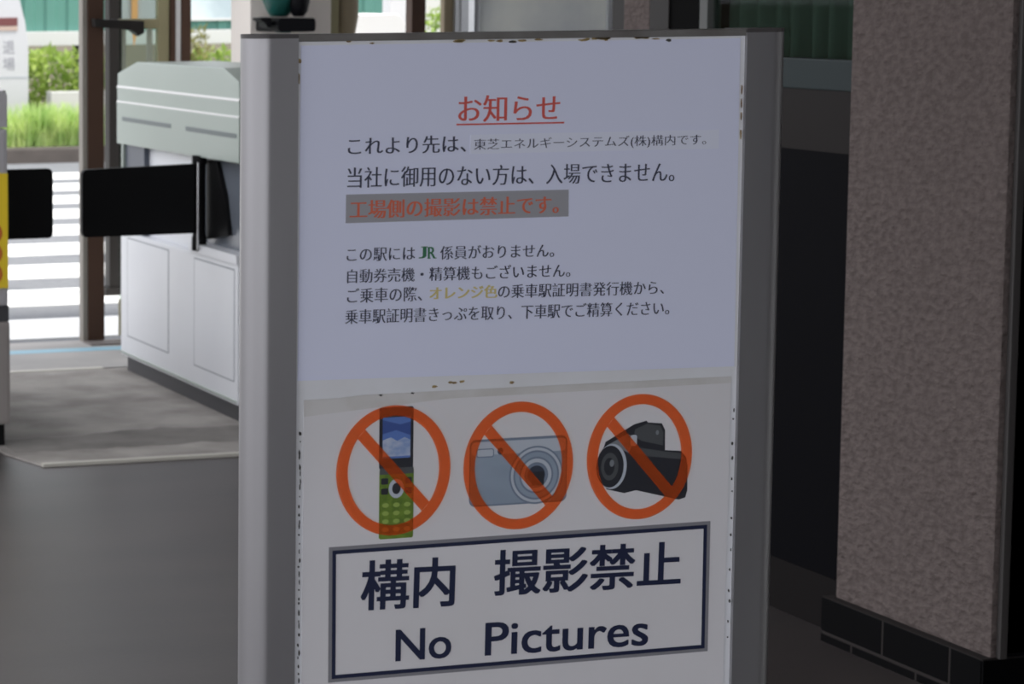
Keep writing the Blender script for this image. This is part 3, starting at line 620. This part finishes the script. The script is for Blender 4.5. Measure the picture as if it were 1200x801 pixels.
# fence of teal sheets on a white beam, with posts
FY = 21.15
fe = thing('site_fence', 'teal sheet fence on a white beam across the road', 'fence', (8, FY, 0.07))
def fp(name, bm, m):
    o = link(name, bm, m, fe); o.location = -fe.location; return o
for i in range(8):
    x0 = 0.5 + i * 2.0
    bm = bmesh.new()
    for k in range(10):
        a = x0 + k * 0.2
        prism(bm, [(a, FY), (a + 0.08, FY), (a + 0.10, FY - 0.02), (a + 0.18, FY - 0.02), (a + 0.20, FY), (a + 0.20, FY + 0.01), (a, FY + 0.01)], 'z', 0.972, 3.0)
    fp('fence_sheet', bm, MT['fence'])
    bm = bmesh.new(); box(bm, x0 - 0.03, x0 + 0.03, FY + 0.02, FY + 0.09, 0.0, 3.0); fp('fence_post', bm, MT['dark_grey'])
bm = bmesh.new(); box(bm, 0.5, 16.5, FY - 0.10, FY + 0.02, 0.852, 0.976, 0.006); fp('beam', bm, MT['fence_rail'])
bn = thing('fence_banner', 'pale blue-white landscape banner hung on the teal fence', 'banner', (7.75, FY - 0.03, 1.055))
bm = bmesh.new(); box(bm, 7.50, 8.02, FY - 0.060, FY - 0.026, 1.075, 1.9, 0.003); o = link('sheet', bm, MT['banner'], bn); o.location = -bn.location
bm = bmesh.new(); box(bm, 7.49, 8.03, FY - 0.064, FY - 0.026, 1.055, 1.078, 0.003); o = link('hem_bar', bm, MT['fence_rail'], bn); o.location = -bn.location
# low walls in the planting
bm = bmesh.new(); box(bm, 5.86, 6.9, 19.86, 20.0, 0.05, 0.50, 0.01); struct(link('planter_wall', bm, MT['wall_white']))
# white reader kiosk marked 退場
kk = thing('exit_kiosk', 'white upright kiosk with vertical grey characters at the far left, behind grass', 'kiosk', (5.35, 19.7, 0.07))
def kp(name, bm, m, parent=None):
    o = link(name, bm, m, parent or kk)
    if parent is None: o.location = -kk.location
    return o
KY = 19.62
bm = bmesh.new(); prism(bm, [(5.05, 0.05), (5.60, 0.05), (5.600, 0.90), (5.570, 1.10), (5.52, 1.30), (5.46, 1.42), (5.12, 1.42), (5.05, 1.2)], 'y', KY, KY + 0.35, 0.01); kb = kp('body', bm, MT['kiosk'])
bm = bmesh.new(); box(bm, 5.20, 5.508, KY - 0.012, KY + 0.01, 1.052, 1.118, 0.004); kp('reader_bar', bm, MT['maroon'])
bm = bmesh.new(); box(bm, 5.20, 5.508, KY - 0.010, KY + 0.01, 1.012, 1.050, 0.004); kp('light_bar', bm, MT['peach'])
bm = bmesh.new(); box(bm, 5.10, 5.595, KY - 0.003, KY + 0.003, 0.628, 0.638); kp('panel_seam', bm, MT['gate_seam'], kb)
for ch, z in (('退', 0.825), ('場', 0.690)): lettering('kiosk_text', ch, 5.385, 5.485, z, z + 0.105, KY - 0.002, MT['soft_ink'], kb, 0)
# grass along the kerb
def blades(name, n, region, h, m, lean=0.5, wid=0.012):
    bm = bmesh.new()
    for i in range(n):
        x, y, k = region()
        hh = h * k * random.uniform(0.55, 1.15); a = random.uniform(0, 2 * math.pi); l = lean * hh * random.uniform(0.2, 1.0) * (0.35 if math.sin(a) > 0 else 1)
        dx, dy = math.cos(a), math.sin(a); px, py = -dy * wid * random.uniform(0.6, 1.4), dx * wid
        prev = None
        for s in range(4):
            t = s / 3; w_ = (1 - t) * 0.9 + 0.05
            c = (x + dx * l * t * t, y + dy * l * t * t, 0.06 + hh * (t - 0.25 * t * t * lean))
            cur_ = (bm.verts.new((c[0] - px * w_, c[1] - py * w_, c[2])), bm.verts.new((c[0] + px * w_, c[1] + py * w_, c[2])))
            if prev: bm.faces.new((prev[0], prev[1], cur_[1], cur_[0]))
            prev = cur_
    me = bpy.data.meshes.new(name); bm.to_mesh(me); bm.free(); me.materials.append(m)
    o = bpy.data.objects.new(name, me); COL.objects.link(o); return o
def reg():
    x = random.gauss(5.66, 0.26) if random.random() < 0.75 else random.uniform(4.6, 9.5)
    return x, random.uniform(19.12, 19.36), 1.0 if 5.2 < x < 6.1 else 0.45
g = blades('kerb_grass', 2600, reg, 0.42, MT['grass'], 0.7, 0.011); g['kind'] = 'stuff'; tag(g, 'bright green grass tufts growing along the far kerb', 'grass')
def bush(name, label, cx, cy, rx, ry, z0, z1, n, m, group=None, size=0.055):
    t = thing(name, label, 'shrub', (cx, cy, z0), group)
    bm = bmesh.new()
    for i in range(n):
        a = random.uniform(0, 2 * math.pi); r = random.random() ** 0.4; u = random.random()
        z = z0 + (z1 - z0) * u; k = (0.75 + 0.35 * math.sin(u * math.pi)) * r
        c = Vector((cx + rx * k * math.cos(a), cy + ry * k * math.sin(a), z))
        d = Vector((random.gauss(0, 1), random.gauss(0, 1) - 0.4, random.gauss(0.4, 0.7))).normalized(); s = d.cross(Vector((0.2, 0.1, 1))).normalized()
        L = size * random.uniform(0.7, 1.8); W = size * random.uniform(0.15, 0.35)
        v = [bm.verts.new(c), bm.verts.new(c + d * L * 0.5 + s * W), bm.verts.new(c + d * L), bm.verts.new(c + d * L * 0.5 - s * W)]
        bm.faces.new(v)
    o = link('foliage', bm, m, t); o.location = -t.location
    bm = bmesh.new()
    for i in range(7):
        a = i * 0.9; b = Vector((cx + rx * 0.5 * math.cos(a), cy + ry * 0.5 * math.sin(a), z0 + (z1 - z0) * 0.7))
        e = Vector((cx + 0.04 * math.cos(a), cy + 0.04 * math.sin(a), z0)); prev = None
        for q in range(2):
            c = e if q == 0 else b; rr = 0.014 if q == 0 else 0.006
            ring_ = [bm.verts.new(c + Vector((rr * math.cos(j * 2.094), rr * math.sin(j * 2.094), 0))) for j in range(3)]
            if prev:
                for j in range(3): bm.faces.new((prev[j], prev[(j + 1) % 3], ring_[(j + 1) % 3], ring_[j]))
            prev = ring_
    o = link('stems', bm, MT['twig'], t); o.location = -t.location
    return t
bush('roadside_shrub', 'green leafy shrub between the white kiosk and the brown door post', 6.18, 20.55, 0.55, 0.34, 0.07, 0.80, 2800, MT['leaf'], size=0.075)
bush('roadside_shrub', 'dark green shrub under the white fence beam beyond the ticket gate', 7.85, 20.6, 0.75, 0.32, 0.07, 0.79, 2600, MT['leaf'], size=0.07)
bush('roadside_shrub', 'olive dry shrub seen through the door glass beside the dark post', 6.98, 19.70, 0.20, 0.14, 0.07, 1.02, 1100, MT['dry'], size=0.06)
bush('roadside_shrub', 'small green shrub in front of a white pier beyond the right brown door post', 6.545, 13.9, 0.12, 0.12, -0.015, 1.20, 900, MT['leaf'], size=0.05)
bm = bmesh.new(); box(bm, 6.665, 6.835, 14.4, 14.6, -0.015, 1.75, 0.01); struct(link('outer_pier', bm, MT['wall_white']))
